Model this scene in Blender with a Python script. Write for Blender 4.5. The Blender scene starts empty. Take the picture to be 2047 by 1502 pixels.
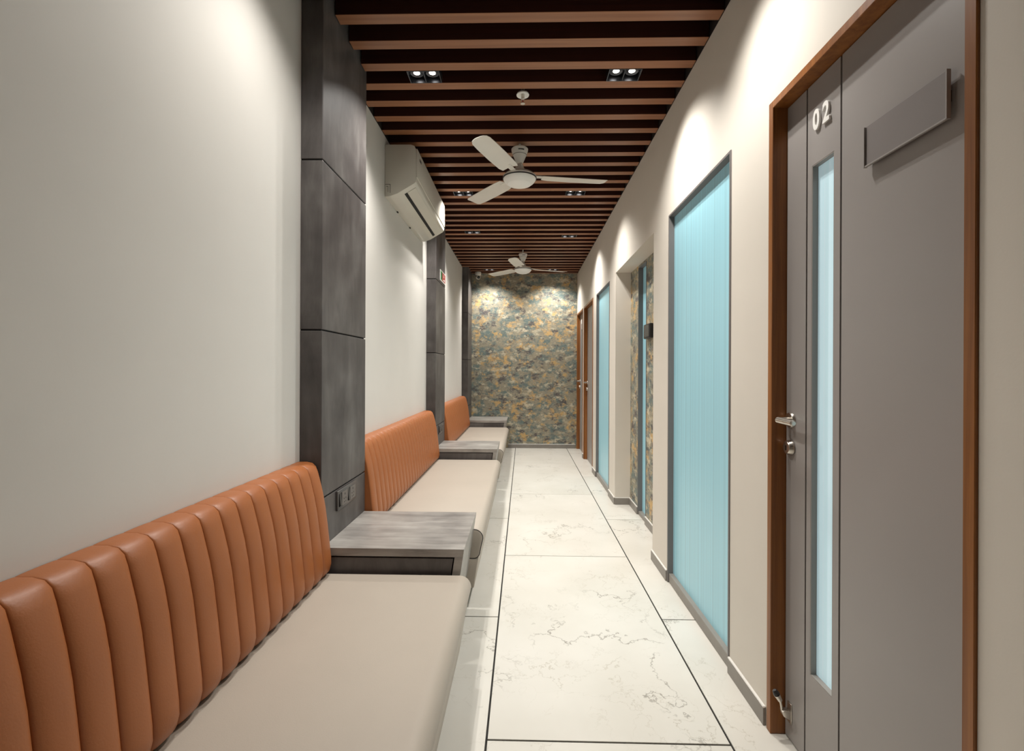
import bpy, bmesh, math, random
from mathutils import Vector, Matrix
random.seed(7)
R = math.radians
S = bpy.context.scene
COL = S.collection

# ------------------------------------------------------------------ camera
# photograph taken as 2047 x 1502, focal length 970 px, eye 1.22 m above floor
cam_d = bpy.data.cameras.new('camera')
cam = bpy.data.objects.new('camera', cam_d)
COL.objects.link(cam)
cam_d.sensor_fit = 'HORIZONTAL'
cam_d.sensor_width = 36.0
cam_d.lens = 36.0 * 970.0 / 2047.0
cam_d.shift_y = -10.0 / 2047.0
cam_d.clip_start = 0.02
cam.matrix_world = (Matrix.Translation((0, 0, 1.22)) @ Matrix.Rotation(R(1.33), 4, 'Z')
                    @ Matrix.Rotation(R(90), 4, 'X') @ Matrix.Rotation(R(0.24), 4, 'Z'))
S.camera = cam

# ------------------------------------------------------------------ world, exposure
world = bpy.data.worlds.new('world')
S.world = world
world.use_nodes = True
world.node_tree.nodes['Background'].inputs[0].default_value = (0.9, 0.95, 1.0, 1)
world.node_tree.nodes['Background'].inputs[1].default_value = 0.05
S.view_settings.view_transform = 'Standard'
S.view_settings.look = 'None'
S.view_settings.gamma = 1.0
S.view_settings.use_curve_mapping = False
S.view_settings.exposure = -0.76
LAMP_W = 80.0            # each bulb of a twin downlight
LAMP_COL = (1.0, 0.965, 0.91)

# ------------------------------------------------------------------ materials
def new_mat(name):
    m = bpy.data.materials.new(name)
    m.use_nodes = True
    nt = m.node_tree
    b = nt.nodes['Principled BSDF']
    return m, nt, b

def N(nt, typ, **kw):
    n = nt.nodes.new(typ)
    for k, v in kw.items():
        if k.startswith('i_'):
            key = k[2:]
            key = int(key) if key.isdigit() else key
            n.inputs[key].default_value = v
        else:
            setattr(n, k, v)
    return n

def ramp(nt, stops, interp='LINEAR'):
    r = nt.nodes.new('ShaderNodeValToRGB')
    r.color_ramp.interpolation = interp
    e = r.color_ramp.elements
    while len(e) > 1:
        e.remove(e[-1])
    e[0].position = stops[0][0]
    e[0].color = tuple(stops[0][1]) + (1,)
    for p, c in stops[1:]:
        x = e.new(p)
        x.color = tuple(c) + (1,)
    return r

def coords(nt, scale=(1, 1, 1), kind='Object', rnd=False):
    tc = nt.nodes.new('ShaderNodeTexCoord')
    mp = nt.nodes.new('ShaderNodeMapping')
    mp.inputs['Scale'].default_value = scale
    nt.links.new(tc.outputs[kind], mp.inputs['Vector'])
    if rnd:
        oi = nt.nodes.new('ShaderNodeObjectInfo')
        mu = N(nt, 'ShaderNodeMath', operation='MULTIPLY')
        mu.inputs[1].default_value = 37.0
        nt.links.new(oi.outputs['Random'], mu.inputs[0])
        cb = nt.nodes.new('ShaderNodeCombineXYZ')
        for i in range(3):
            nt.links.new(mu.outputs[0], cb.inputs[i])
        nt.links.new(cb.outputs[0], mp.inputs['Location'])
    return mp.outputs[0]

def plain(name, col, rough=0.5, metal=0.0, var=0.0, scale=6.0, bump=0.0, bscale=200.0, coat=0.0, spec=0.5):
    m, nt, b = new_mat(name)
    b.inputs['Base Color'].default_value = tuple(col) + (1,)
    b.inputs['Roughness'].default_value = rough
    b.inputs['Metallic'].default_value = metal
    b.inputs['Coat Weight'].default_value = coat
    b.inputs['Specular IOR Level'].default_value = spec
    v = coords(nt)
    if var > 0:
        n = N(nt, 'ShaderNodeTexNoise', i_Scale=scale, i_Detail=4.0)
        nt.links.new(v, n.inputs['Vector'])
        lo = [c * (1 - var) for c in col]
        hi = [min(1, c * (1 + var)) for c in col]
        r = ramp(nt, [(0.3, lo), (0.7, hi)])
        nt.links.new(n.outputs['Fac'], r.inputs[0])
        nt.links.new(r.outputs[0], b.inputs['Base Color'])
    if bump > 0:
        n2 = N(nt, 'ShaderNodeTexNoise', i_Scale=bscale, i_Detail=2.0)
        nt.links.new(v, n2.inputs['Vector'])
        bp = N(nt, 'ShaderNodeBump', i_Strength=bump, i_Distance=0.002)
        nt.links.new(n2.outputs['Fac'], bp.inputs['Height'])
        nt.links.new(bp.outputs[0], b.inputs['Normal'])
    return m

def wood(name, dark, light, axis_scale, rough=0.4, coat=0.0):
    m, nt, b = new_mat(name)
    v = coords(nt, axis_scale, rnd=True)
    n = N(nt, 'ShaderNodeTexNoise', i_Scale=1.0, i_Detail=6.0, i_Roughness=0.65, i_Distortion=0.4)
    nt.links.new(v, n.inputs['Vector'])
    r = ramp(nt, [(0.25, dark), (0.55, [(a + c) / 2 for a, c in zip(dark, light)]), (0.8, light)])
    nt.links.new(n.outputs['Fac'], r.inputs[0])
    nt.links.new(r.outputs[0], b.inputs['Base Color'])
    b.inputs['Roughness'].default_value = rough
    b.inputs['Coat Weight'].default_value = coat
    return m

def laminate(name, sc, cols, rough=0.45):
    """stone-look laminate: soft mottles plus streaks along one axis"""
    m, nt, b = new_mat(name)
    v = coords(nt, sc, rnd=True)
    v2 = coords(nt, (5, 5, 5), rnd=True)
    n = N(nt, 'ShaderNodeTexNoise', i_Scale=1.0, i_Detail=7.0, i_Roughness=0.7, i_Distortion=0.6)
    nt.links.new(v, n.inputs['Vector'])
    n2 = N(nt, 'ShaderNodeTexNoise', i_Scale=1.0, i_Detail=3.0)
    nt.links.new(v2, n2.inputs['Vector'])
    mx = N(nt, 'ShaderNodeMath', operation='ADD')
    nt.links.new(n.outputs['Fac'], mx.inputs[0])
    nt.links.new(n2.outputs['Fac'], mx.inputs[1])
    hv = N(nt, 'ShaderNodeMath', operation='MULTIPLY')
    hv.inputs[1].default_value = 0.5
    nt.links.new(mx.outputs[0], hv.inputs[0])
    r = ramp(nt, [(0.32, cols[0]), (0.5, cols[1]), (0.68, cols[2])])
    nt.links.new(hv.outputs[0], r.inputs[0])
    nt.links.new(r.outputs[0], b.inputs['Base Color'])
    b.inputs['Roughness'].default_value = rough
    return m

def marble():
    m, nt, b = new_mat('marble_tile')
    v = coords(nt, (1, 1, 1), rnd=True)
    cl = N(nt, 'ShaderNodeTexNoise', i_Scale=2.2, i_Detail=4.0)
    nt.links.new(v, cl.inputs['Vector'])
    base = ramp(nt, [(0.3, (0.61, 0.585, 0.525)), (0.7, (0.69, 0.665, 0.61))])
    nt.links.new(cl.outputs['Fac'], base.inputs[0])
    # distorted coordinates for crack-like veins
    dn = N(nt, 'ShaderNodeTexNoise', i_Scale=3.0, i_Detail=6.0, i_Roughness=0.62)
    nt.links.new(v, dn.inputs['Vector'])
    sub = N(nt, 'ShaderNodeVectorMath', operation='SUBTRACT')
    sub.inputs[1].default_value = (0.5, 0.5, 0.5)
    nt.links.new(dn.outputs['Color'], sub.inputs[0])
    scl = N(nt, 'ShaderNodeVectorMath', operation='SCALE')
    scl.inputs['Scale'].default_value = 0.75
    nt.links.new(sub.outputs[0], scl.inputs[0])
    ad = N(nt, 'ShaderNodeVectorMath', operation='ADD')
    nt.links.new(v, ad.inputs[0])
    nt.links.new(scl.outputs[0], ad.inputs[1])
    last = base.outputs[0]
    for sc, width, mscale, lo, hi, colr, amt in ((2.1, 0.014, 2.6, 0.50, 0.64, (0.13, 0.11, 0.085), 0.75),
                                                  (4.6, 0.018, 3.4, 0.44, 0.66, (0.33, 0.285, 0.21), 0.55)):
        mp = N(nt, 'ShaderNodeMapping')
        mp.inputs['Scale'].default_value = (sc, sc * 0.8, sc)
        mp.inputs['Rotation'].default_value = (0, 0, 0.6)
        nt.links.new(ad.outputs[0], mp.inputs[0])
        vo = N(nt, 'ShaderNodeTexVoronoi', feature='DISTANCE_TO_EDGE', i_Scale=1.0)
        nt.links.new(mp.outputs[0], vo.inputs['Vector'])
        line = N(nt, 'ShaderNodeMapRange', i_1=0.0, i_2=width, i_3=1.0, i_4=0.0)
        nt.links.new(vo.outputs['Distance'], line.inputs[0])
        mk = N(nt, 'ShaderNodeTexNoise', i_Scale=mscale, i_Detail=3.0)
        nt.links.new(v, mk.inputs['Vector'])
        mr = N(nt, 'ShaderNodeMapRange', i_1=lo, i_2=hi, i_3=0.0, i_4=amt)
        nt.links.new(mk.outputs['Fac'], mr.inputs[0])
        mu = N(nt, 'ShaderNodeMath', operation='MULTIPLY')
        nt.links.new(line.outputs[0], mu.inputs[0])
        nt.links.new(mr.outputs[0], mu.inputs[1])
        mix = N(nt, 'ShaderNodeMixRGB')
        mix.inputs[2].default_value = colr + (1,)
        nt.links.new(mu.outputs[0], mix.inputs[0])
        nt.links.new(last, mix.inputs[1])
        last = mix.outputs[0]
    nt.links.new(last, b.inputs['Base Color'])
    b.inputs['Roughness'].default_value = 0.3
    b.inputs['Specular IOR Level'].default_value = 0.35
    return m

def wallpaper():
    m, nt, b = new_mat('abstract_wallpaper')
    tc = nt.nodes.new('ShaderNodeTexCoord')
    sx = nt.nodes.new('ShaderNodeSeparateXYZ')
    nt.links.new(tc.outputs['Object'], sx.inputs[0])
    u = N(nt, 'ShaderNodeMath', operation='ADD')
    nt.links.new(sx.outputs[0], u.inputs[0])
    nt.links.new(sx.outputs[1], u.inputs[1])
    cb = nt.nodes.new('ShaderNodeCombineXYZ')
    nt.links.new(u.outputs[0], cb.inputs[0])
    nt.links.new(sx.outputs[2], cb.inputs[2])

    def noise(sc, zs, detail, off, rough=0.6):
        mp = N(nt, 'ShaderNodeMapping')
        mp.inputs['Scale'].default_value = (sc, sc, sc * zs)
        mp.inputs['Location'].default_value = (off, off * 0.7, off * 1.3)
        nt.links.new(cb.outputs[0], mp.inputs[0])
        n = N(nt, 'ShaderNodeTexNoise', i_Scale=1.0, i_Detail=detail, i_Roughness=rough)
        nt.links.new(mp.outputs[0], n.inputs['Vector'])
        return n.outputs['Fac']

    def mixc(fac, c1, c2, lo, hi):
        mr = N(nt, 'ShaderNodeMapRange', i_1=lo, i_2=hi, i_3=0.0, i_4=1.0)
        nt.links.new(fac, mr.inputs[0])
        mx = N(nt, 'ShaderNodeMixRGB')
        nt.links.new(mr.outputs[0], mx.inputs[0])
        if isinstance(c1, tuple):
            mx.inputs[1].default_value = c1 + (1,)
        else:
            nt.links.new(c1, mx.inputs[1])
        mx.inputs[2].default_value = c2 + (1,)
        return mx.outputs[0]
    c = mixc(noise(7.0, 1.4, 6, 1.0, 0.7), (0.32, 0.29, 0.215), (0.15, 0.20, 0.19), 0.46, 0.56)
    c = mixc(noise(8.0, 1.1, 6, 5.0, 0.7), c, (0.58, 0.38, 0.16), 0.53, 0.61)
    c = mixc(noise(7.5, 1.6, 6, 9.0, 0.7), c, (0.105, 0.095, 0.095), 0.53, 0.62)
    c = mixc(noise(8.0, 1.6, 6, 14.0, 0.7), c, (0.60, 0.54, 0.40), 0.54, 0.65)
    st = noise(20, 4.0, 7, 21.0, 0.85)
    c = mixc(st, c, (0.55, 0.50, 0.38), 0.54, 0.68)
    st2 = noise(22, 4.5, 7, 33.0, 0.85)
    c = mixc(st2, c, (0.06, 0.06, 0.055), 0.54, 0.68)
    nt.links.new(c, b.inputs['Base Color'])
    b.inputs['Roughness'].default_value = 0.55
    b.inputs['Specular IOR Level'].default_value = 0.3
    return m

def frosted(name, col, glow, rough=0.35):
    """tinted frosted film on glass of a lit room: vertical reeding along local Y"""
    m, nt, b = new_mat(name)
    v = coords(nt, (0.0, 42.0, 0.0))
    n = N(nt, 'ShaderNodeTexNoise', i_Scale=1.0, i_Detail=3.0, i_Roughness=0.6)
    nt.links.new(v, n.inputs['Vector'])
    r = ramp(nt, [(0.3, [c * 0.86 for c in col]), (0.7, [min(1, c * 1.1) for c in col])])
    nt.links.new(n.outputs['Fac'], r.inputs[0])
    nt.links.new(r.outputs[0], b.inputs['Base Color'])
    nt.links.new(r.outputs[0], b.inputs['Emission Color'])
    b.inputs['Emission Strength'].default_value = glow
    b.inputs['Roughness'].default_value = rough
    b.inputs['Specular IOR Level'].default_value = 0.5
    return m

M = {}
M['paint'] = plain('cream_wall_paint', (0.69, 0.645, 0.575), 0.6, var=0.02, scale=3, bump=0.05, bscale=150, spec=0.25)
M['paint_left'] = plain('off_white_wall_paint', (0.68, 0.655, 0.615), 0.6, var=0.02, scale=3, bump=0.05, bscale=150, spec=0.25)
M['marble'] = marble()
M['grout'] = plain('dark_grout', (0.016, 0.014, 0.012), 0.9, var=0.2)
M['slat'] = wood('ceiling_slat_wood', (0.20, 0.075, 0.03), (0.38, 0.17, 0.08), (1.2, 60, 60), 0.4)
M['slat_side'] = wood('dark_slat_sides', (0.028, 0.005, 0.002), (0.055, 0.012, 0.005), (1.2, 60, 60), 0.5)
M['soffit'] = plain('dark_brown_soffit', (0.014, 0.006, 0.004), 0.8, var=0.2)
M['column'] = laminate('dark_stone_laminate', (9, 9, 2.2), ((0.042, 0.035, 0.034), (0.082, 0.073, 0.070), (0.145, 0.135, 0.128)))
M['table'] = laminate('streaked_stone_laminate', (2.6, 22, 22), ((0.13, 0.118, 0.11), (0.27, 0.252, 0.232), (0.42, 0.40, 0.37)), 0.36)
M['joint'] = plain('black_joint', (0.008, 0.007, 0.007), 0.8, var=0.1)
M['walnut'] = wood('walnut_door_frame', (0.15, 0.047, 0.009), (0.40, 0.155, 0.036), (40, 40, 1.5), 0.4)
M['door'] = plain('grey_door_laminate', (0.31, 0.288, 0.275), 0.40, var=0.03, scale=2, bump=0.02, bscale=300)
M['plate'] = plain('grey_nameplate_laminate', (0.225, 0.205, 0.20), 0.4, var=0.03)
M['door_edge'] = plain('grey_glazing_bead', (0.30, 0.275, 0.25), 0.45, var=0.03)
M['leather'] = plain('tan_orange_leather', (0.345, 0.112, 0.033), 0.42, var=0.06, scale=4, bump=0.12, bscale=260)
M['seat'] = plain('beige_leatherette', (0.40, 0.35, 0.293), 0.48, var=0.03, scale=3, bump=0.1, bscale=300)
M['plinth'] = plain('dark_plinth', (0.02, 0.018, 0.017), 0.6, var=0.1)
M['alu'] = plain('grey_window_frame', (0.17, 0.155, 0.15), 0.45, var=0.03)
M['skirt'] = plain('grey_skirting_stone', (0.25, 0.23, 0.205), 0.45, var=0.08, scale=12)
M['skirt_top'] = plain('white_skirting_bead', (0.72, 0.70, 0.66), 0.4, var=0.02)
M['teal'] = frosted('teal_reeded_glass', (0.32, 0.59, 0.68), 0.17)
M['lite'] = frosted('pale_blue_frosted_glass', (0.52, 0.71, 0.78), 0.58)
M['wallpaper'] = wallpaper()
M['steel'] = plain('brushed_steel', (0.62, 0.58, 0.52), 0.3, 1.0, var=0.05, scale=30)
M['white_plastic'] = plain('white_plastic', (0.70, 0.68, 0.62), 0.35, var=0.02)
M['ac_plastic'] = plain('cream_white_plastic', (0.62, 0.59, 0.52), 0.32, var=0.02)
M['fan'] = plain('white_fan_enamel', (0.72, 0.69, 0.63), 0.3, var=0.02)
M['black'] = plain('black_plastic', (0.015, 0.014, 0.014), 0.35, var=0.1)
M['gunmetal'] = plain('gunmetal_housing', (0.08, 0.085, 0.10), 0.25, 0.7, var=0.1)
M['socket'] = plain('graphite_plastic', (0.085, 0.078, 0.074), 0.32, var=0.05)
M['white_letter'] = plain('white_acrylic', (0.85, 0.84, 0.80), 0.35, var=0.01)
M['green'] = plain('sign_green', (0.05, 0.30, 0.08), 0.4, var=0.03)
M['red'] = plain('sign_red', (0.45, 0.03, 0.02), 0.4, var=0.03)
m, nt, b = new_mat('glowing_bulb')
b.inputs['Base Color'].default_value = (1, 1, 1, 1)
b.inputs['Emission Color'].default_value = (1.0, 0.93, 0.82, 1)
b.inputs['Emission Strength'].default_value = 18.0
M['bulb'] = m

# ------------------------------------------------------------------ mesh helpers
def BM():
    return bmesh.new()

def box(bm, x0, x1, y0, y1, z0, z1, bev=0.0, seg=2):
    t = bmesh.new()
    vs = [t.verts.new((x, y, z)) for x in (x0, x1) for y in (y0, y1) for z in (z0, z1)]
    for f in ((0, 1, 3, 2), (4, 6, 7, 5), (0, 4, 5, 1), (2, 3, 7, 6), (0, 2, 6, 4), (1, 5, 7, 3)):
        t.faces.new([vs[i] for i in f])
    if bev > 0:
        bmesh.ops.bevel(t, geom=t.edges[:], offset=bev, segments=seg, affect='EDGES', profile=0.5)
    merge(bm, t)
    return bm

def merge(bm, t, mat=None):
    mp = {}
    for v in t.verts:
        mp[v] = bm.verts.new(mat @ v.co if mat else v.co)
    for f in t.faces:
        try:
            bm.faces.new([mp[v] for v in f.verts])
        except ValueError:
            pass
    t.free()

def prism(bm, pts, y0, y1, axis='Y', bev=0.0, seg=2):
    """extrude a 2-D outline; axis Y: pts are (x, z); axis X: (y, z); axis Z: (x, y)"""
    t = bmesh.new()
    def mk(p, d):
        if axis == 'Y':
            return (p[0], d, p[1])
        if axis == 'X':
            return (d, p[0], p[1])
        return (p[0], p[1], d)
    a = [t.verts.new(mk(p, y0)) for p in pts]
    c = [t.verts.new(mk(p, y1)) for p in pts]
    n = len(pts)
    t.faces.new(a)
    t.faces.new(c[::-1])
    for i in range(n):
        t.faces.new((a[i], c[i], c[(i + 1) % n], a[(i + 1) % n]))
    bmesh.ops.recalc_face_normals(t, faces=t.faces[:])
    if bev > 0:
        bmesh.ops.bevel(t, geom=t.edges[:], offset=bev, segments=seg, affect='EDGES', profile=0.5)
    merge(bm, t)
    return bm

def lathe(bm, prof, seg=32, mat=None):
    """prof: (radius, z) from one end to the other, about Z"""
    t = bmesh.new()
    rings = []
    for r, z in prof:
        if r < 1e-6:
            rings.append([t.verts.new((0, 0, z))])
        else:
            rings.append([t.verts.new((r * math.cos(2 * math.pi * i / seg), r * math.sin(2 * math.pi * i / seg), z)) for i in range(seg)])
    for a, c in zip(rings, rings[1:]):
        for i in range(seg):
            j = (i + 1) % seg
            if len(a) == 1 and len(c) == 1:
                continue
            if len(a) == 1:
                t.faces.new((a[0], c[j], c[i]))
            elif len(c) == 1:
                t.faces.new((a[i], a[j], c[0]))
            else:
                t.faces.new((a[i], a[j], c[j], c[i]))
    for ring in (rings[0], rings[-1]):
        if len(ring) > 1:
            t.faces.new(ring)
    bmesh.ops.recalc_face_normals(t, faces=t.faces[:])
    merge(bm, t, mat)
    return bm

def along(p, q):
    """matrix that puts local +Z from p towards q"""
    d = Vector(q) - Vector(p)
    return Matrix.Translation(p) @ d.to_track_quat('Z', 'Y').to_matrix().to_4x4(), d.length

def rod(bm, p, q, r, r2=None, seg=16, rnd=0.0):
    mt, L = along(p, q)
    r2 = r if r2 is None else r2
    prof = [(r, 0), (r2, L)]
    if rnd > 0:
        prof = [(0, 0), (r - rnd, 0), (r, rnd), (r2, L - rnd), (r2 - rnd, L), (0, L)]
    return lathe(bm, prof, seg, mt)

ORG = {}
def _mesh(name, bm, mat, org, smooth):
    bmesh.ops.recalc_face_normals(bm, faces=bm.faces[:])
    for v in bm.verts:
        v.co -= org
    if smooth:
        for f in bm.faces:
            f.smooth = True
        for e in bm.edges:
            e.smooth = not (len(e.link_faces) == 2 and e.calc_face_angle(0) > R(smooth))
    me = bpy.data.meshes.new(name)
    bm.to_mesh(me)
    bm.free()
    me.materials.append(M[mat])
    return me

def obj(name, bm, mat, parent=None, smooth=0, origin=None):
    """link one mesh built in world coordinates; origin at its base (or centre for parts)"""
    xs = [v.co for v in bm.verts]
    lo = Vector([min(c[i] for c in xs) for i in range(3)])
    hi = Vector([max(c[i] for c in xs) for i in range(3)])
    org = Vector(((lo.x + hi.x) / 2, (lo.y + hi.y) / 2, lo.z if parent is None else (lo.z + hi.z) / 2))
    if origin is not None:
        org = Vector(origin)
    o = bpy.data.objects.new(name, _mesh(name, bm, mat, org, smooth))
    COL.objects.link(o)
    ORG[o] = org
    if parent is not None:
        o.parent = parent
        o.location = org - ORG[parent]
    else:
        o.location = org
    return o

def inst(name, mesh, org, parent):
    o = bpy.data.objects.new(name, mesh)
    COL.objects.link(o)
    ORG[o] = Vector(org)
    o.parent = parent
    o.location = ORG[o] - ORG[parent]
    return o

def tag(o, label, cat, group=None, kind=None):
    o['label'] = label
    o['category'] = cat
    if group:
        o['group'] = group
    if kind:
        o['kind'] = kind
    return o

def thing(name, loc, label, cat, group=None, kind=None):
    o = bpy.data.objects.new(name, None)
    COL.objects.link(o)
    o.empty_display_size = 0.1
    o.location = loc
    ORG[o] = Vector(loc)
    return tag(o, label, cat, group, kind)

def copy_tree(o, delta, parent=None):
    c = o.copy()
    COL.objects.link(c)
    if parent is None:
        c.location = o.location + Vector(delta)
        ORG[c] = ORG[o] + Vector(delta)
    else:
        c.parent = parent
        ORG[c] = ORG[o] + Vector(delta)
    for ch in KIDS.get(o, [x for x in o.children]):
        copy_tree(ch, delta, c)
    return c
KIDS = {}

# ------------------------------------------------------------------ the setting
XL, XR, YN, YF, ZC = -0.905, 0.842, -1.9, 7.64, 2.74
ZT = 2.83                 # underside of the dark soffit above the slats
TH = 0.20                 # right wall thickness

# floor: dark bed plus separate marble slabs with open black joints
fl = obj('floor', box(BM(), XL - 0.1, XR + TH, YN, YF + 0.1, -0.10, -0.004), 'grout')
tag(fl, 'white marble tile floor with thin black joints along the corridor', 'floor', kind='structure')
tile_cache = {}
def tile(x0, x1, y0, y1):
    g = 0.0036
    w, l = x1 - x0 - 2 * g, y1 - y0 - 2 * g
    key = (round(w, 3), round(l, 3))
    if key not in tile_cache:
        tile_cache[key] = _mesh('tile', box(BM(), -w / 2, w / 2, -l / 2, l / 2, -0.008, 0.0, 0.0006, 1), 'marble', Vector(), 0)
    inst('tile', tile_cache[key], ((x0 + x1) / 2, (y0 + y1) / 2, 0), fl)
XA, XB = -0.1165, 0.6845
for x0, x1, off in ((XL, XA, 0.8), (XA, XB, 0.0), (XB, 1.0, 0.8)):
    y = off - 1.6 * 2
    while y < YF:
        a, c = max(y, YN), min(y + 1.6, YF)
        if c - a > 0.05:
            tile(x0, x1, a, c)
        y += 1.6

# ceiling: dark soffit with timber slats hung below it
ce = obj('ceiling', box(BM(), XL - 0.1, XR + TH, YN, YF + 0.1, ZT, ZT + 0.1), 'soffit')
tag(ce, 'dark soffit hung with brown timber slats across the corridor', 'ceiling', kind='structure')
COLS = ((1.945, 2.487), (4.50, 5.025), (7.13, YF))
sl_cache = {}
k = -22
while 2.06 + 0.166 * k < YF - 0.06:
    y0 = 2.06 + 0.166 * k
    k += 1
    if y0 < YN:
        continue
    xa = XL
    for a, c in COLS:
        if y0 + 0.06 > a and y0 < c:
            xa = -0.815
    xa += 0.003
    xb = XR - 0.003
    if xa not in sl_cache:
        w = (xb - xa) / 2
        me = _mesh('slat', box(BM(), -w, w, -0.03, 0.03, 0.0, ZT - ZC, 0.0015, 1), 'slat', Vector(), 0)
        me.materials.append(M['slat_side'])      # flanks set to a darker wood colour than the underside
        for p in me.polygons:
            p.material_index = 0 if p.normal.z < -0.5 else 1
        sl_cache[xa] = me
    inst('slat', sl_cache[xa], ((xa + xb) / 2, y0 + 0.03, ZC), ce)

tag(obj('wall_left', box(BM(), XL - 0.1, XL, YN, YF + 0.1, -0.05, ZC), 'paint_left'),
    'plain off-white wall behind the orange benches', 'wall', kind='structure')
tag(obj('wall_far', box(BM(), XL, XR + TH, YF, YF + 0.1, -0.05, ZT + 0.05), 'wallpaper'),
    'end wall papered in mottled teal, gold and grey', 'wall', kind='structure')
tag(obj('wall_near', box(BM(), XL - 0.1, XR + TH, YN - 0.1, YN, -0.05, ZT + 0.05), 'paint'),
    'plain cream wall at the corridor end opposite the patterned wall', 'wall', kind='structure')

# right wall with its openings (y0, y1, top)
D1 = (0.917, 1.68, 2.133)
G1 = (1.99, 2.835, 2.122)
NI = (3.165, 4.457, 2.117)
G2 = (4.765, 5.61, 2.10)
D2 = (5.88, 6.75, 2.105)
D3 = (6.87, 7.62, 2.105)
OPEN = (D1, G1, NI, G2, D2, D3)
bm = BM()
y = YN
for a, c, t in OPEN:
    box(bm, XR, XR + TH, y, a, -0.05, ZC)
    box(bm, XR, XR + TH, a, c, t, ZC)
    y = c
box(bm, XR, XR + TH, y, YF, -0.05, ZC)
tag(obj('wall_right', bm, 'paint'), 'cream corridor wall with doors and teal glass openings', 'wall', kind='structure')

for nm, x0, x1, lb in (('trim_1', XL - 0.1, XL, 'dark upstand between the slats and the top of the bench wall'),
                       ('trim_2', XR, XR + TH, 'dark upstand between the slats and the top of the door wall')):
    tag(obj(nm, box(BM(), x0, x1, YN, YF, ZC + 0.0005, ZT), 'soffit'), lb, 'ceiling trim', kind='structure')

# back of the recess: papered, with a slot for the narrow glass strip
XN = 0.98
SL = (3.885, 4.155, 2.10)
bm = BM()
box(bm, XN, XR + TH, NI[0], SL[0], -0.05, NI[2])
box(bm, XN, XR + TH, SL[1], NI[1], -0.05, NI[2])
box(bm, XN, XR + TH, SL[0], SL[1], SL[2], NI[2])
tag(obj('wall_recess', bm, 'wallpaper'), 'papered back wall of the recess with a narrow glass strip', 'wall', kind='structure')

def skirting(name, label, x0, x1, y0, y1, side):
    """stone skirting with a pale top bead; side gives which face looks into the room"""
    o = obj(name, box(BM(), x0, x1, y0, y1, 0.0, 0.058, 0.001, 1), 'skirt')
    tag(o, label, 'skirting', kind='structure')
    obj('bead', box(BM(), x0, x1, y0, y1, 0.0582, 0.066, 0.002, 1), 'skirt_top', o)
    return o
E = 0.0005
skirting('baseboard_right', 'grey skirting on the pier between door 02 and the wide glass panel', XR - 0.011, XR - E, D1[1] + 0.012, G1[0] - 0.005, 0)
skirting('baseboard_right', 'grey skirting on the pier between the wide glass panel and the recess', XR - 0.011, XR - E, G1[1] + 0.005, NI[0] - E, 0)
skirting('baseboard_right', 'grey skirting on the pier between the recess and the second glass panel', XR - 0.011, XR - E, NI[1], G2[0] - 0.005, 0)
skirting('baseboard_right', 'grey skirting on the pier between the second glass panel and the next door', XR - 0.011, XR - E, G2[1] + 0.005, D2[0] - 0.012, 0)
skirting('baseboard_right', 'short grey skirting between the two farther doors', XR - 0.011, XR - E, D2[1] + 0.012, D3[0] - 0.012, 0)
skirting('baseboard_right', 'grey skirting on the wall before the door numbered 02', XR - 0.011, XR - E, YN + 0.02, D1[0] - 0.012, 0)
skirting('baseboard_recess', 'grey skirting under the recess wallpaper before the glass strip', XN - 0.011, XN - E, NI[0] + 0.012, SL[0] - 0.002, 0)
skirting('baseboard_recess', 'grey skirting under the recess wallpaper beyond the glass strip', XN - 0.011, XN - E, SL[1] + 0.002, NI[1] - 0.012, 0)
skirting('baseboard_recess', 'grey skirting across the return of the recess', XR, XN - E, NI[1] - 0.011, NI[1] - E, 1)
skirting('baseboard_far', 'grey skirting with white bead under the patterned end wall', -0.235, XR - 0.02, YF - 0.011, YF - E, 1)

# ------------------------------------------------------------------ columns clad in stone laminate
def column(y0, y1, label):
    t = thing('column', (-0.86, (y0 + y1) / 2, 0), label, 'column', 'clad columns between the benches', 'structure')
    e = 0.007
    obj('core', box(BM(), XL - 0.02, -0.815 - e, y0 + e, y1 - e if y1 < YF else y1, 0.0, ZT), 'joint', t)
    cuts = (0.0, 0.695, 1.381, 2.072, ZT)
    for a, c in zip(cuts, cuts[1:]):
        obj('panel', box(BM(), XL + 0.0005, -0.815, y0, y1 - (0.0005 if y1 >= YF else 0), a + (0.003 if a else 0.0005), c - (0.003 if c < ZT else 0.001), 0.0025, 2), 'column', t)
    return t
column(*COLS[0], 'dark stone-look clad column standing before the air conditioner')
column(*COLS[1], 'dark stone-look clad column carrying the red and green exit sign')
column(*COLS[2], 'dark stone-look clad column in the corner by the patterned end wall')

# ------------------------------------------------------------------ glass panels on the right
def window(name, a, c, top, x, depth, mat, label, sill=0.052, fw=0.012):
    w = thing(name, (x, (a + c) / 2, 0), label, 'window', kind='structure')
    e = 0.0005
    xo = x - 0.004
    xg = x + depth
    obj('frame_jamb', box(BM(), xo, xg + 0.03, a + e, a + fw, e, top - e, 0.001, 1), 'alu', w)
    obj('frame_jamb', box(BM(), xo, xg + 0.03, c - fw, c - e, e, top - e, 0.001, 1), 'alu', w)
    obj('frame_head', box(BM(), xo, xg + 0.03, a + fw, c - fw, top - fw, top - e, 0.001, 1), 'alu', w)
    obj('sill', box(BM(), x + 0.004, xg + 0.03, a + fw, c - fw, e, sill, 0.002, 1), 'skirt', w)
    p = obj('pane', box(BM(), xg, xg + 0.01, a + fw, c - fw, sill, top - fw), mat, w)
    return w, xg
window('window_1', *G1, XR, 0.028, 'teal', 'wide teal reeded glass panel beside the door numbered 02')
window('window_2', *G2, XR, 0.028, 'teal', 'teal glass panel between the recess and the farther doors')
window('window_3', *SL, XN, 0.036, 'teal', 'narrow teal glass strip in the papered recess', sill=0.03, fw=0.006)

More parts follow.
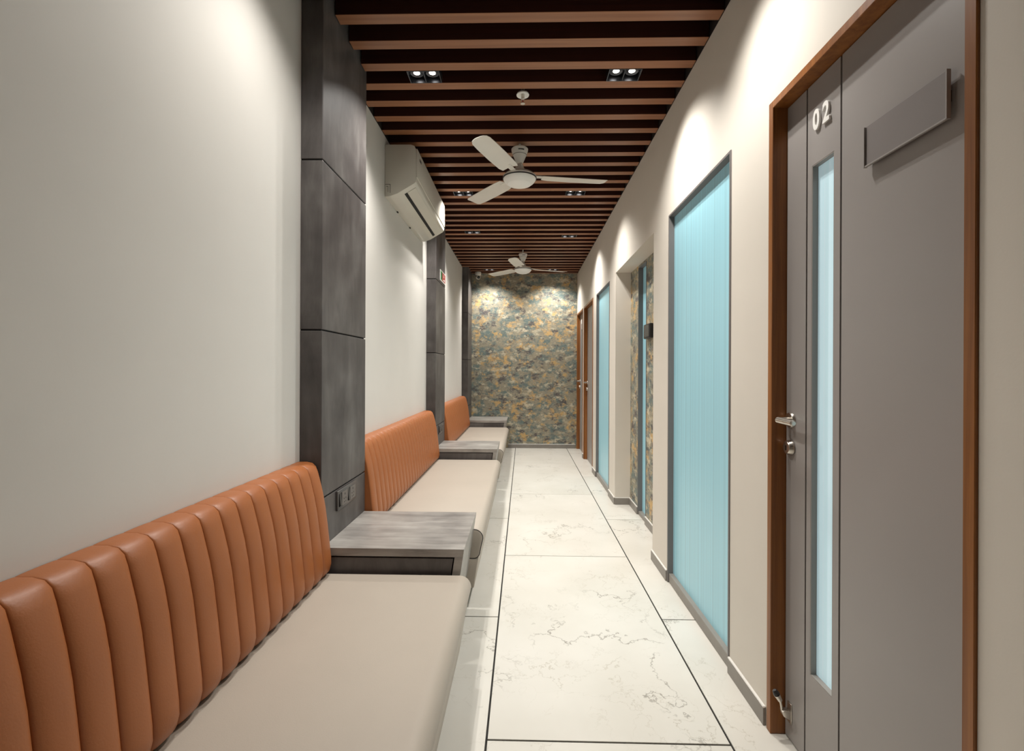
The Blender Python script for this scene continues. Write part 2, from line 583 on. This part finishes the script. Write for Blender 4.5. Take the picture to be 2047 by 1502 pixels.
# ------------------------------------------------------------------ doors
def text_mesh(s, size, depth, bold):
    cu = bpy.data.curves.new('digit', 'FONT')
    cu.body = s
    cu.size = size
    cu.extrude = depth / 2
    cu.offset = bold
    o = bpy.data.objects.new('digit_tmp', cu)
    COL.objects.link(o)
    dg = bpy.context.evaluated_depsgraph_get()
    me = bpy.data.meshes.new_from_object(o.evaluated_get(dg))
    bpy.data.objects.remove(o)
    return me

XD = 0.885                # face of the door leaves
def nameplate(parent, y0, y1, z0, z1):
    np_ = obj('nameplate', box(BM(), XD - 0.013, XD - 0.010, y0 + 0.007, y1 - 0.007, z0 + 0.004, z1, 0.0005, 1), 'plate', parent)
    obj('plate_backing', box(BM(), XD - 0.010, XD, y0 + 0.03, y1 - 0.03, z0 + 0.03, z1 - 0.012), 'joint', np_)
    for a, c in ((y0, y0 + 0.004), (y1 - 0.004, y1)):
        obj('plate_rail', box(BM(), XD - 0.017, XD - 0.008, a, c, z0, z1, 0.0005, 1), 'door', np_)
    obj('plate_rail', box(BM(), XD - 0.016, XD - 0.010, y0 + 0.004, y1 - 0.004, z0, z0 + 0.004, 0.0005, 1), 'door', np_)
    for a, c in ((y0, y0 + 0.016), (y1 - 0.016, y1)):
        obj('plate_standoff', box(BM(), XD - 0.010, XD, a + 0.008, c - 0.002, z0 + 0.04, z1 - 0.04), 'joint', np_)
    return np_

def door(name, a, c, top, label, lite, number, plate, stop):
    d = thing(name, (XR, (a + c) / 2, 0), label, 'door', kind='structure')
    fw, e = 0.026, 0.0005
    xo = XR - 0.006
    # frame
    obj('frame_jamb', box(BM(), xo, XR + 0.12, a + e, a + fw, e, top - e, 0.0015, 1), 'walnut', d)
    obj('frame_jamb', box(BM(), xo, XR + 0.12, c - fw, c - e, e, top - e, 0.0015, 1), 'walnut', d)
    obj('frame_head', box(BM(), xo, XR + 0.12, a + fw, c - fw, top - fw, top - e, 0.0015, 1), 'walnut', d)
    la, lc, lt = a + fw + 0.003, c - fw - 0.003, top - fw - 0.003
    g2, g1 = lc - 0.275, lc - 0.112          # the two black grooves
    gw = 0.0075
    leaf = obj('leaf', box(BM(), XD + 0.008, XD + 0.034, la, lc, 0.006, lt) if not lite else
               box(box(box(box(BM(), XD + 0.008, XD + 0.034, la, g2 + 0.030, 0.006, lt), XD + 0.008, XD + 0.034, g1 - 0.026, lc, 0.006, lt),
                   XD + 0.008, XD + 0.034, g2 + 0.030, g1 - 0.026, 0.006, 0.288), XD + 0.008, XD + 0.034, g2 + 0.030, g1 - 0.026, 1.852, lt), 'joint', d)
    obj('leaf_panel', box(BM(), XD, XD + 0.008, la, g2 - gw / 2, 0.006, lt), 'door', leaf)
    obj('leaf_panel', box(BM(), XD, XD + 0.008, g1 + gw / 2, lc, 0.006, lt), 'door', leaf)
    b0, b1 = g2 + gw / 2, g1 - gw / 2
    if lite:
        q0, q1, z0, z1 = g2 + 0.030, g1 - 0.026, 0.288, 1.852
        bm = BM()
        box(bm, XD, XD + 0.008, b0, q0, 0.006, lt)
        box(bm, XD, XD + 0.008, q1, b1, 0.006, lt)
        box(bm, XD, XD + 0.008, q0, q1, 0.006, z0)
        box(bm, XD, XD + 0.008, q0, q1, z1, lt)
        obj('leaf_panel', bm, 'door', leaf)
        bm = BM()
        t_ = 0.003
        box(bm, XD + 0.0005, XD + 0.03, q0 + 0.0002, q0 + t_, z0, z1)
        box(bm, XD + 0.0005, XD + 0.03, q1 - t_, q1 - 0.0002, z0, z1)
        box(bm, XD + 0.0005, XD + 0.03, q0 + t_, q1 - t_, z0 + 0.0002, z0 + t_)
        box(bm, XD + 0.0005, XD + 0.03, q0 + t_, q1 - t_, z1 - t_, z1 - 0.0002)
        obj('glazing_bead', bm, 'door_edge', d)
        obj('vision_pane', box(BM(), XD + 0.018, XD + 0.024, q0 + t_, q1 - t_, z0 + t_, z1 - t_), 'lite', d)
    else:
        obj('leaf_panel', box(BM(), XD, XD + 0.008, b0, b1, 0.006, lt), 'door', leaf)
    # lever handle on a round rose, key cylinder below
    hy, hz = lc - 0.030, 1.060
    h = obj('handle', rod(rod(BM(), (XD - 0.006, hy, hz), (XD - 0.045, hy, hz), 0.010), (XD - 0.041, hy + 0.008, hz), (XD - 0.041, hy - 0.088, hz - 0.002), 0.0105, rnd=0.004), 'steel', d, 40)
    obj('rose', rod(BM(), (XD, hy, hz), (XD - 0.009, hy, hz), 0.026, 0.025, 28, 0.002), 'steel', h, 40)
    lk = obj('lock', rod(BM(), (XD, hy, hz - 0.09), (XD - 0.018, hy, hz - 0.09), 0.025, 0.022, 28, 0.003), 'steel', d, 40)
    obj('keyway', box(BM(), XD - 0.0195, XD - 0.017, hy - 0.002, hy + 0.002, hz - 0.099, hz - 0.083), 'black', lk)
    if plate:
        nameplate(d, la + 0.072, la + 0.318, 1.742, 1.845)
    if number:
        y0 = g1 - 0.040
        for i, ch in enumerate(number):
            me = text_mesh(ch, 0.088, 0.006, 0.0028)
            me.materials.clear()
            me.materials.append(M['white_letter'])
            o = inst('digit', me, (XD - 0.0035, y0 - i * 0.047, 1.953), d)
            o.rotation_euler = (R(90), 0, R(-90))
            o.scale = (0.72, 0.93, 1.0)
            o['label'] = 'white raised digit'
    if stop:
        s = obj('door_holder', box(BM(), XD - 0.004, XD, hy - 0.012, hy + 0.012, 0.062, 0.128, 0.001, 1), 'steel', d, 40)
        obj('holder_bracket', prism(BM(), [(XD - 0.004, 0.075), (XD - 0.026, 0.088), (XD - 0.030, 0.105), (XD - 0.022, 0.108), (XD - 0.004, 0.104)], hy - 0.011, hy + 0.011, 'Y', 0.001), 'steel', s, 40)
        obj('holder_arm', rod(BM(), (XD - 0.026, hy, 0.098), (XD - 0.034, hy, 0.140), 0.0035), 'steel', s, 40)
        obj('holder_cup', rod(BM(), (XD - 0.033, hy, 0.134), (XD - 0.044, hy, 0.154), 0.007, 0.010, 20), 'steel', s, 40)
        obj('rubber_tip', rod(BM(), (XD - 0.044, hy, 0.154), (XD - 0.052, hy, 0.169), 0.010, 0.008, 20, 0.003), 'black', s, 40)
    return d
door('door_1', *D1, 'grey laminate door numbered 02 with narrow frosted glass strip', True, '02', True, True)
door('door_2', *D2, 'grey door in walnut frame next to the second teal glass panel', False, '', True, False)
d3 = door('door_3', *D3, 'grey door in walnut frame in the corner by the patterned wall', True, '', False, False)
obj('number_plate', box(BM(), XD - 0.005, XD, D3[1] - 0.27, D3[1] - 0.19, 1.93, 2.0, 0.001, 1), 'white_letter', d3)

# ------------------------------------------------------------------ downlights
def downlight(x, y, label, power=1.0):
    t = thing('downlight', (x, y, ZC), label, 'downlight', 'twin downlights between the slats')
    w, l, h = 0.083, 0.051, 0.050
    z0 = ZC - 0.001
    bm = BM()
    f = 0.004
    box(bm, x - w, x + w, y - l, y - l + f, z0, z0 + h)
    box(bm, x - w, x + w, y + l - f, y + l, z0, z0 + h)
    box(bm, x - w, x - w + f, y - l + f, y + l - f, z0, z0 + h)
    box(bm, x + w - f, x + w, y - l + f, y + l - f, z0, z0 + h)
    box(bm, x - 0.002, x + 0.002, y - l + f, y + l - f, z0 + 0.002, z0 + h)
    box(bm, x - w + f, x + w - f, y - l + f, y + l - f, z0 + h - 0.004, z0 + h)
    obj('housing', bm, 'gunmetal', t)
    for s in (-1, 1):
        bx = x + s * 0.0405
        mt = Matrix.Translation((bx, y, 0))
        obj('reflector', lathe(BM(), [(0.030, z0 + 0.022), (0.034, z0 + 0.020), (0.034, z0 + 0.045), (0.030, z0 + 0.045)], 24, mt), 'gunmetal', t, 40)
        bl = obj('bulb', lathe(BM(), [(0.0, z0 + 0.019), (0.012, z0 + 0.020), (0.021, z0 + 0.024), (0.025, z0 + 0.030), (0.025, z0 + 0.042), (0, z0 + 0.042)], 24, mt), 'bulb', t, 40)
        ld = bpy.data.lights.new('bulb_light', 'SPOT')
        ld.energy = LAMP_W * power
        ld.color = LAMP_COL
        ld.spot_size = R(122)
        ld.spot_blend = 1.0
        ld.shadow_soft_size = 0.014
        lo = bpy.data.objects.new('bulb_light', ld)
        COL.objects.link(lo)
        lo.parent = t
        lo.location = Vector((bx, y, z0 + 0.004)) - ORG[t]
    return t
FY = lambda n: 2.505 + 0.166 * n
downlight(-0.515, FY(-6), 'twin downlight above the bench facing the door numbered 02', 0.6)
downlight(0.511, FY(-5), 'twin downlight over the door numbered 02', 0.75)
downlight(-0.518, FY(0), 'lit twin downlight beside the sprinkler, on the bench side')
downlight(0.511, FY(0), 'lit twin downlight beside the sprinkler, on the door side')
downlight(-0.522, FY(10), 'twin downlight next to the air conditioner')
downlight(0.440, FY(10), 'twin downlight above the recess, on the door side')
downlight(-0.565, FY(17), 'twin downlight beyond the air conditioner, above the last bench')
downlight(0.512, FY(18), 'twin downlight above the second teal glass panel')
downlight(-0.524, FY(29), 'twin downlight near the security camera at the end wall')
downlight(0.44, FY(29), 'twin downlight near the corner door at the end wall')

# ------------------------------------------------------------------ benches
BL = 1.955
def make_bench(y0):
    y1 = y0 + BL
    cush = []
    for cx, cz, r_, a0 in ((-0.204 - 0.045, 0.400 - 0.045, 0.045, 0), (-0.79, 0.39, 0.01, 90), (-0.79, 0.262, 0.01, 180), (-0.204 - 0.045, 0.252 + 0.035, 0.035, 270)):
        for i in range(9):
            an = R(a0 + i * 90 / 8)
            # the lower front corner is drawn in, the upper one full
            cush.append((cx + (r_ if a0 not in (270,) else 0.030) * math.cos(an), cz + r_ * math.sin(an)))
    t = thing('bench', (-0.55, (y0 + y1) / 2, 0), '', 'bench', 'upholstered benches along the wall')
    obj('plinth', box(BM(), -0.85, -0.31, y0 + 0.03, y1 - 0.03, 0.0, 0.10), 'plinth', t)
    obj('base', prism(BM(), [(-0.88, 0.098), (-0.250, 0.098), (-0.226, 0.250), (-0.88, 0.250)], y0, y1, 'Y', 0.006, 3), 'seat', t, 40)
    s = obj('seat', prism(BM(), cush, y0, y1, 'Y', 0.006, 3), 'seat', t, 30)
    # dark piping round the near end of the cushion
    for ye in (y0 + 0.003,):
        bm = BM()
        for p, q in zip(cush, cush[1:] + cush[:1]):
            rod(bm, (p[0], ye, p[1]), (q[0], ye, q[1]), 0.0022, seg=6)
        obj('piping', bm, 'plinth', s)
    # backrest: padded board with vertical channels
    prof = [(-0.903, 0.850), (-0.870, 0.851), (-0.846, 0.847), (-0.829, 0.834), (-0.818, 0.810), (-0.808, 0.775), (-0.797, 0.730),
            (-0.786, 0.670), (-0.777, 0.600), (-0.769, 0.530), (-0.763, 0.475), (-0.762, 0.445), (-0.768, 0.420), (-0.782, 0.406), (-0.80, 0.404)]
    AMP = (0.12, 0.18, 0.3, 0.55, 0.85)         # seams fade out over the top edge
    def offset(d, fade=False):
        out = []
        for i, p in enumerate(prof):
            a = Vector(prof[max(i - 1, 0)])
            c = Vector(prof[min(i + 1, len(prof) - 1)])
            tg = (c - a).normalized()
            nrm = Vector((-tg.y, tg.x))          # outward: up at the top, to +x at the front
            k_ = AMP[i] if fade and i < len(AMP) else 1.0
            out.append(Vector(p) + nrm * d * k_)
        return out
    core = offset(-0.013)
    core_pts = [(p.x, p.y) for p in core]
    core_pts[0] = (-0.904, core_pts[0][1])
    core_pts += [(-0.80, 0.404), (-0.904, 0.404)]
    back = obj('backrest', prism(BM(), core_pts, y0 + 0.001, y1 - 0.001, 'Y'), 'leather', t, 30)
    n = 25
    w = BL / n
    bm = BM()
    ts = [-1, -0.985, -0.94, -0.86, -0.72, -0.5, -0.25, 0, 0.25, 0.5, 0.72, 0.86, 0.94, 0.985, 1]
    cols = []
    for tt in ts:
        h = -0.014 + 0.014 * (max(0.0, 1 - abs(tt) ** 2.3)) ** (1 / 2.3)
        cols.append([bm.verts.new((p.x, tt * w / 2, p.y)) for p in offset(h, True)])
    for a, c in zip(cols, cols[1:]):
        for i in range(len(prof) - 1):
            bm.faces.new((a[i], a[i + 1], c[i + 1], c[i]))
    org = Vector((-0.80, 0, 0.63))
    me = _mesh('channel', bm, 'leather', org, 60)
    for i in range(n):
        inst('channel', me, (org.x, y0 + w * (i + 0.5), org.z), back)
    return t
BY = (-0.018, 2.491, 5.03)
b1 = make_bench(BY[0])
bpy.context.view_layer.update()
LB = ('orange channel-backed bench with beige seat facing the door numbered 02',
      'orange channel-backed bench with beige seat under the air conditioner',
      'orange channel-backed bench with beige seat close to the patterned end wall')
b1['label'] = LB[0]
for i in (1, 2):
    c = copy_tree(b1, (0, BY[i] - BY[0], 0))
    c['label'] = LB[i]

# ------------------------------------------------------------------ side tables
def side_table(y0, y1, label):
    t = thing('side_table', (-0.53, (y0 + y1) / 2, 0), label, 'side table', 'stone-look tables between the benches')
    xw = -0.8145
    sl = 0.146
    xr = lambda z: -0.236 - sl * (0.495 - z)
    obj('top', prism(BM(), [(xw, 0.462), (xr(0.462), 0.462), (xr(0.495), 0.495), (xw, 0.495)], y0, y1, 'Y', 0.001, 1), 'table', t)
    obj('side_panel', prism(BM(), [(xr(0.09) - 0.034, 0.09), (xr(0.09), 0.09), (xr(0.4618), 0.4618), (xr(0.4618) - 0.034, 0.4618)], y0, y1, 'Y', 0.001, 1), 'table', t)
    obj('inner_body', prism(BM(), [(xw, 0.09), (xr(0.09) - 0.0345, 0.09), (xr(0.461) - 0.0345, 0.461), (xw, 0.461)], y0 + 0.02, y1 - 0.02, 'Y'), 'joint', t)
    for a, c in ((y0 + 0.002, y0 + 0.02), (y1 - 0.02, y1 - 0.002)):
        obj('face_panel', prism(BM(), [(xw, 0.095), (xr(0.095) - 0.039, 0.095), (xr(0.456) - 0.039, 0.456), (xw, 0.456)], a, c, 'Y', 0.0008, 1), 'column', t)
    obj('plinth', box(BM(), xw, -0.36, y0 + 0.02, y1 - 0.02, 0.0, 0.09), 'plinth', t)
    return t
side_table(1.958, 2.474, 'grey side table between the bench facing door 02 and the bench under the air conditioner')
side_table(4.468, 4.985, 'grey side table at the foot of the column with the exit sign')
side_table(7.005, YF - 0.012, 'grey side table in the corner against the patterned end wall')

# ------------------------------------------------------------------ air conditioner
def air_conditioner():
    y0, y1 = 3.13, 4.245
    t = thing('air_conditioner', (XL, (y0 + y1) / 2, 2.34), 'cream wall-mounted split air conditioner above the middle bench', 'air conditioner')
    xw = XL + 0.0005
    body = [(xw, 2.685), (-0.735, 2.685), (-0.712, 2.676), (-0.703, 2.655), (-0.699, 2.46), (-0.702, 2.440), (-0.715, 2.428), (-0.82, 2.366), (-0.87, 2.348), (xw, 2.345)]
    obj('body', prism(BM(), body, y0, y1, 'Y', 0.004, 2), 'ac_plastic', t, 40)
    # front cover, slightly proud
    obj('front_cover', box(BM(), -0.703, -0.693, y0 + 0.006, y1 - 0.006, 2.472, 2.660, 0.004, 2), 'ac_plastic', t, 40)
    # louvre flap and dark outlet slot on the sloping underside
    def under(x, off):   # point on the slope from (-.715,2.428) to (-.82,2.366)
        k_ = (x + 0.715) / (-0.82 + 0.715)
        return (x + 0.5 * off, 2.428 + k_ * (2.366 - 2.428) - 0.86 * off)
    p = [under(-0.790, 0.001), under(-0.772, 0.001), under(-0.772, -0.003), under(-0.790, -0.003)]
    obj('outlet_slot', prism(BM(), p, y0 + 0.06, y1 - 0.05, 'Y'), 'joint', t)
    p = [under(-0.770, 0.004), under(-0.716, 0.004), under(-0.716, -0.002), under(-0.770, -0.002)]
    obj('louvre', prism(BM(), p, y0 + 0.06, y1 - 0.05, 'Y', 0.001, 1), 'ac_plastic', t)
    obj('emblem', box(BM(), -0.6932, -0.6915, y0 + 0.075, y0 + 0.125, 2.605, 2.622, 0.0005, 1), 'black', t)
    dsp = obj('display', box(BM(), -0.6932, -0.6918, y1 - 0.20, y1 - 0.10, 2.50, 2.53, 0.0005, 1), 'white_plastic', t)
    obj('indicator', box(BM(), -0.6919, -0.6912, y1 - 0.13, y1 - 0.12, 2.51, 2.518), 'black', dsp)
    # pipe knock-out outline on the near end
    bm = BM()
    for a in ((-0.900, -0.868, 2.425, 2.4275), (-0.870, -0.8675, 2.37, 2.4275), (-0.895, -0.882, 2.412, 2.414), (-0.884, -0.882, 2.375, 2.414)):
        box(bm, a[0], a[1], y0 - 0.0006, y0 + 0.001, a[2], a[3])
    obj('knockout', bm, 'plinth', t)
    for yy in (3.42, 3.80):
        obj('clip', box(BM(), -0.902, -0.893, yy, yy + 0.02, 2.338, 2.346, 0.001, 1), 'plinth', t)
    return t
air_conditioner()

# ------------------------------------------------------------------ ceiling fans
def fan(x, y, rot, label):
    t = thing('ceiling_fan', (x, y, 2.45), label, 'ceiling fan', 'white ceiling fans')
    mt = Matrix.Translation((x, y, 0))
    obj('downrod', lathe(BM(), [(0.008, 2.53), (0.008, ZT)], 16, mt), 'fan', t, 40)
    obj('hook', lathe(BM(), [(0.0, ZT), (0.030, ZT), (0.034, ZT - 0.012), (0.012, ZT - 0.03), (0.0, ZT - 0.03)], 20, mt), 'fan', t, 40)
    cn = obj('canopy', lathe(BM(), [(0.0, 2.712), (0.050, 2.712), (0.056, 2.706), (0.055, 2.694), (0.047, 2.672), (0.034, 2.640), (0.022, 2.613), (0.0, 2.612)], 40, mt), 'fan', t, 35)
    obj('band', lathe(BM(), [(0.0455, 2.668), (0.0475, 2.668), (0.0478, 2.6655), (0.0455, 2.665)], 40, mt), 'skirt', cn, 35)
    # small dark lettering strip on the canopy, facing the corridor entrance
    bm = BM()
    for i in range(8):
        a = R(-90 - 6 + i * 5.2)
        m4 = mt @ Matrix.Rotation(a, 4, 'Z')
        b2 = BM()
        box(b2, 0.0515, 0.0555, -0.0019, 0.0019, 2.683, 2.6895)
        merge(bm, b2, m4)
    obj('lettering', bm, 'black', cn)
    obj('lower_canopy', lathe(BM(), [(0.0, 2.606), (0.018, 2.606), (0.026, 2.592), (0.036, 2.566), (0.052, 2.545), (0.060, 2.540), (0.0, 2.540)], 40, mt), 'fan', t, 35)
    obj('motor', lathe(BM(), [(0.0, 2.547), (0.060, 2.547), (0.096, 2.538), (0.112, 2.522), (0.1135, 2.512), (0.108, 2.510), (0, 2.510)], 48, mt), 'fan', t, 35)
    obj('rim', lathe(BM(), [(0.106, 2.513), (0.1145, 2.5125), (0.1145, 2.5065), (0.106, 2.506)], 48, mt), 'plinth', t, 35)
    cp = obj('bottom_cover', lathe(BM(), [(0.1095, 2.507), (0.108, 2.500), (0.098, 2.486), (0.078, 2.470), (0.076, 2.471), (0.060, 2.463), (0.030, 2.456), (0.0, 2.455)], 48, mt), 'white_letter', t, 50)
    for i in range(3):
        a = R(rot + 120 * i)
        m4 = mt @ Matrix.Rotation(a, 4, 'Z')
        b2 = BM()
        # pitched blade, tapering from a broad rounded tip
        out = []
        sec = [(0.155, 0.052), (0.20, 0.060), (0.35, 0.062), (0.50, 0.060), (0.57, 0.056), (0.592, 0.046), (0.600, 0.028)]
        rings = []
        for r_, hw in sec:
            ring = []
            for yy in (-hw, -hw * 0.4, hw * 0.4, hw):
                zz = 2.528 + 0.16 * yy - 0.010 * (r_ - 0.15) - 6.0 * yy * yy * 0.4
                ring.append((r_, yy, zz))
            rings.append(ring)
        top = [[b2.verts.new((p[0], p[1], p[2] + 0.0015)) for p in rg] for rg in rings]
        bot = [[b2.verts.new((p[0], p[1], p[2] - 0.0015)) for p in rg] for rg in rings]
        nr = len(rings)
        for q in range(nr - 1):
            for j in range(3):
                b2.faces.new((top[q][j], top[q + 1][j], top[q + 1][j + 1], top[q][j + 1]))
                b2.faces.new((bot[q][j], bot[q][j + 1], bot[q + 1][j + 1], bot[q + 1][j]))
            for j in (0, 3):
                b2.faces.new((top[q][j], bot[q][j], bot[q + 1][j], top[q + 1][j]))
        for q in (0, nr - 1):
            for j in range(3):
                b2.faces.new((top[q][j], top[q][j + 1], bot[q][j + 1], bot[q][j]))
        bm = BM()
        merge(bm, b2, m4)
        bd = obj('blade', bm, 'fan', t, 40)
        bm = BM()
        b3 = BM()
        box(b3, 0.088, 0.20, -0.018, 0.018, 2.5245, 2.5285, 0.001, 1)
        merge(bm, b3, m4)
        obj('blade_bracket', bm, 'fan', bd)
    return t
fan(-0.030, 3.26, 8, 'white three-blade ceiling fan close to the fire sprinkler')
fan(-0.010, 6.20, 18, 'white three-blade ceiling fan near the patterned end wall')

# ------------------------------------------------------------------ small fittings
# sprinkler
sx, sy = -0.009, 2.671
t = thing('fire_sprinkler', (sx, sy, 2.68), 'white and chrome fire sprinkler hanging between the slats', 'sprinkler')
mt = Matrix.Translation((sx, sy, 0))
obj('rosette', lathe(BM(), [(0.012, 2.752), (0.030, 2.746), (0.035, 2.738), (0.034, 2.734), (0.026, 2.735), (0.012, 2.740)], 32, mt), 'white_letter', t, 40)
obj('pipe', lathe(BM(), [(0.010, ZT), (0.010, 2.715), (0.007, 2.712), (0.0, 2.712)], 20, mt), 'steel', t, 40)
bm = BM()
for s in (-1, 1):
    rod(bm, (sx + s * 0.008, sy, 2.714), (sx + s * 0.003, sy, 2.690), 0.0022)
obj('yoke', bm, 'steel', t, 40)
obj('glass_bulb', lathe(BM(), [(0.0, 2.712), (0.0025, 2.709), (0.0025, 2.694), (0.0, 2.691)], 12, mt), 'red', t, 40)
obj('deflector', lathe(BM(), [(0.0, 2.691), (0.012, 2.690), (0.0125, 2.688), (0.0, 2.687)], 24, mt), 'steel', t, 40)

# power outlets on two columns
def outlet(yc, label):
    xf = -0.815
    t = thing('power_outlet', (xf, yc, 0.60), label, 'power outlet', 'graphite outlets on the columns')
    w, z0, z1 = 0.118, 0.602, 0.688
    pl = obj('plate', box(BM(), xf + 0.0002, xf + 0.010, yc - w, yc + w, z0, z1, 0.003, 2), 'socket', t, 40)
    for cy_ in (-0.042, 0.058):
        s = obj('socket_module', box(BM(), xf + 0.0102, xf + 0.0135, yc + cy_ - 0.036, yc + cy_ + 0.036, z0 + 0.012, z1 - 0.012, 0.001, 1), 'socket', t)
        for dy, dz, r_ in ((0, 0.017, 0.0050), (-0.011, -0.003, 0.0036), (0.011, -0.003, 0.0036), (-0.009, -0.018, 0.003), (0.009, -0.018, 0.003)):
            obj('socket_hole', rod(BM(), (xf + 0.0134, yc + cy_ + dy, 0.645 + dz), (xf + 0.0142, yc + cy_ + dy, 0.645 + dz), r_, seg=12), 'black', s)
    for cy_ in (-0.095, 0.008):
        obj('switch', prism(BM(), [(xf + 0.0102, z0 + 0.014), (xf + 0.017, z0 + 0.020), (xf + 0.012, z1 - 0.014), (xf + 0.0102, z1 - 0.014)], yc + cy_ - 0.010, yc + cy_ + 0.010, 'Y'), 'black', t)
    return t
outlet(2.215, 'graphite power outlet low on the column before the air conditioner')
outlet(4.765, 'graphite power outlet low on the column with the exit sign')

# exit sign on the second column
xf = -0.8148
t = thing('exit_sign', (xf, 4.85, 2.10), 'small white-edged sign in green and red on the dark column', 'sign')
obj('plate', box(BM(), xf, xf + 0.006, 4.705, 5.0, 2.098, 2.205, 0.001, 1), 'white_letter', t)
obj('green_field', box(BM(), xf + 0.006, xf + 0.0068, 4.718, 4.80, 2.110, 2.193), 'green', t)
obj('red_field', box(BM(), xf + 0.006, xf + 0.0068, 4.81, 4.985, 2.110, 2.193), 'red', t)
def decal(name, pts, mat):
    obj(name, prism(BM(), pts, xf + 0.0068, xf + 0.0074, 'X'), mat, t)
decal('running_figure', [(4.765, 2.187), (4.775, 2.187), (4.778, 2.178), (4.772, 2.172), (4.785, 2.160), (4.776, 2.155), (4.770, 2.160), (4.768, 2.145), (4.786, 2.128), (4.780, 2.117), (4.760, 2.133), (4.742, 2.117), (4.732, 2.124), (4.752, 2.143), (4.752, 2.162), (4.736, 2.156), (4.733, 2.164), (4.758, 2.174)], 'black')
decal('flame_mark', [(4.875, 2.150), (4.885, 2.180), (4.900, 2.188), (4.905, 2.170), (4.915, 2.160), (4.910, 2.150)], 'white_letter')
decal('arrow_mark', [(4.850, 2.120), (4.950, 2.118), (4.945, 2.140), (4.890, 2.136)], 'white_letter')

# security camera hanging by the end wall
cx_, cy_, cz_ = -0.705, 7.50, 2.668
t = thing('security_camera', (cx_, cy_, 2.62), 'white turret security camera with black lens at the ceiling corner', 'camera')
mt = Matrix.Translation((cx_, cy_, 0))
obj('base', lathe(BM(), [(0.0, 2.7395), (0.046, 2.7395), (0.048, 2.732), (0.046, 2.700), (0.038, 2.690), (0.0, 2.690)], 32, mt), 'white_plastic', t, 40)
def ball(r, p, n=14):
    return lathe(BM(), [(r * math.sin(math.pi * i / n) if 0 < i < n else 0.0, -r * math.cos(math.pi * i / n)) for i in range(n + 1)], 28, Matrix.Translation(p))
hd = obj('head', ball(0.040, (cx_, cy_, cz_)), 'white_plastic', t, 60)
dv = Vector((0.35, -0.85, -0.40)).normalized()
c0 = Vector((cx_, cy_, cz_))
obj('lens', rod(BM(), c0 + dv * 0.030, c0 + dv * 0.043, 0.024, 0.020, 24, 0.002), 'black', hd, 40)

# black reader on the recess wallpaper
t = thing('access_reader', (XN, 3.77, 1.46), 'black box-shaped reader on the papered recess wall', 'reader')
obj('body', box(BM(), XN - 0.030, XN - 0.0003, 3.68, 3.868, 1.472, 1.585, 0.008, 3), 'black', t, 40)
obj('front_face', box(BM(), XN - 0.0325, XN - 0.030, 3.695, 3.853, 1.485, 1.572, 0.001, 1), 'gunmetal', t)
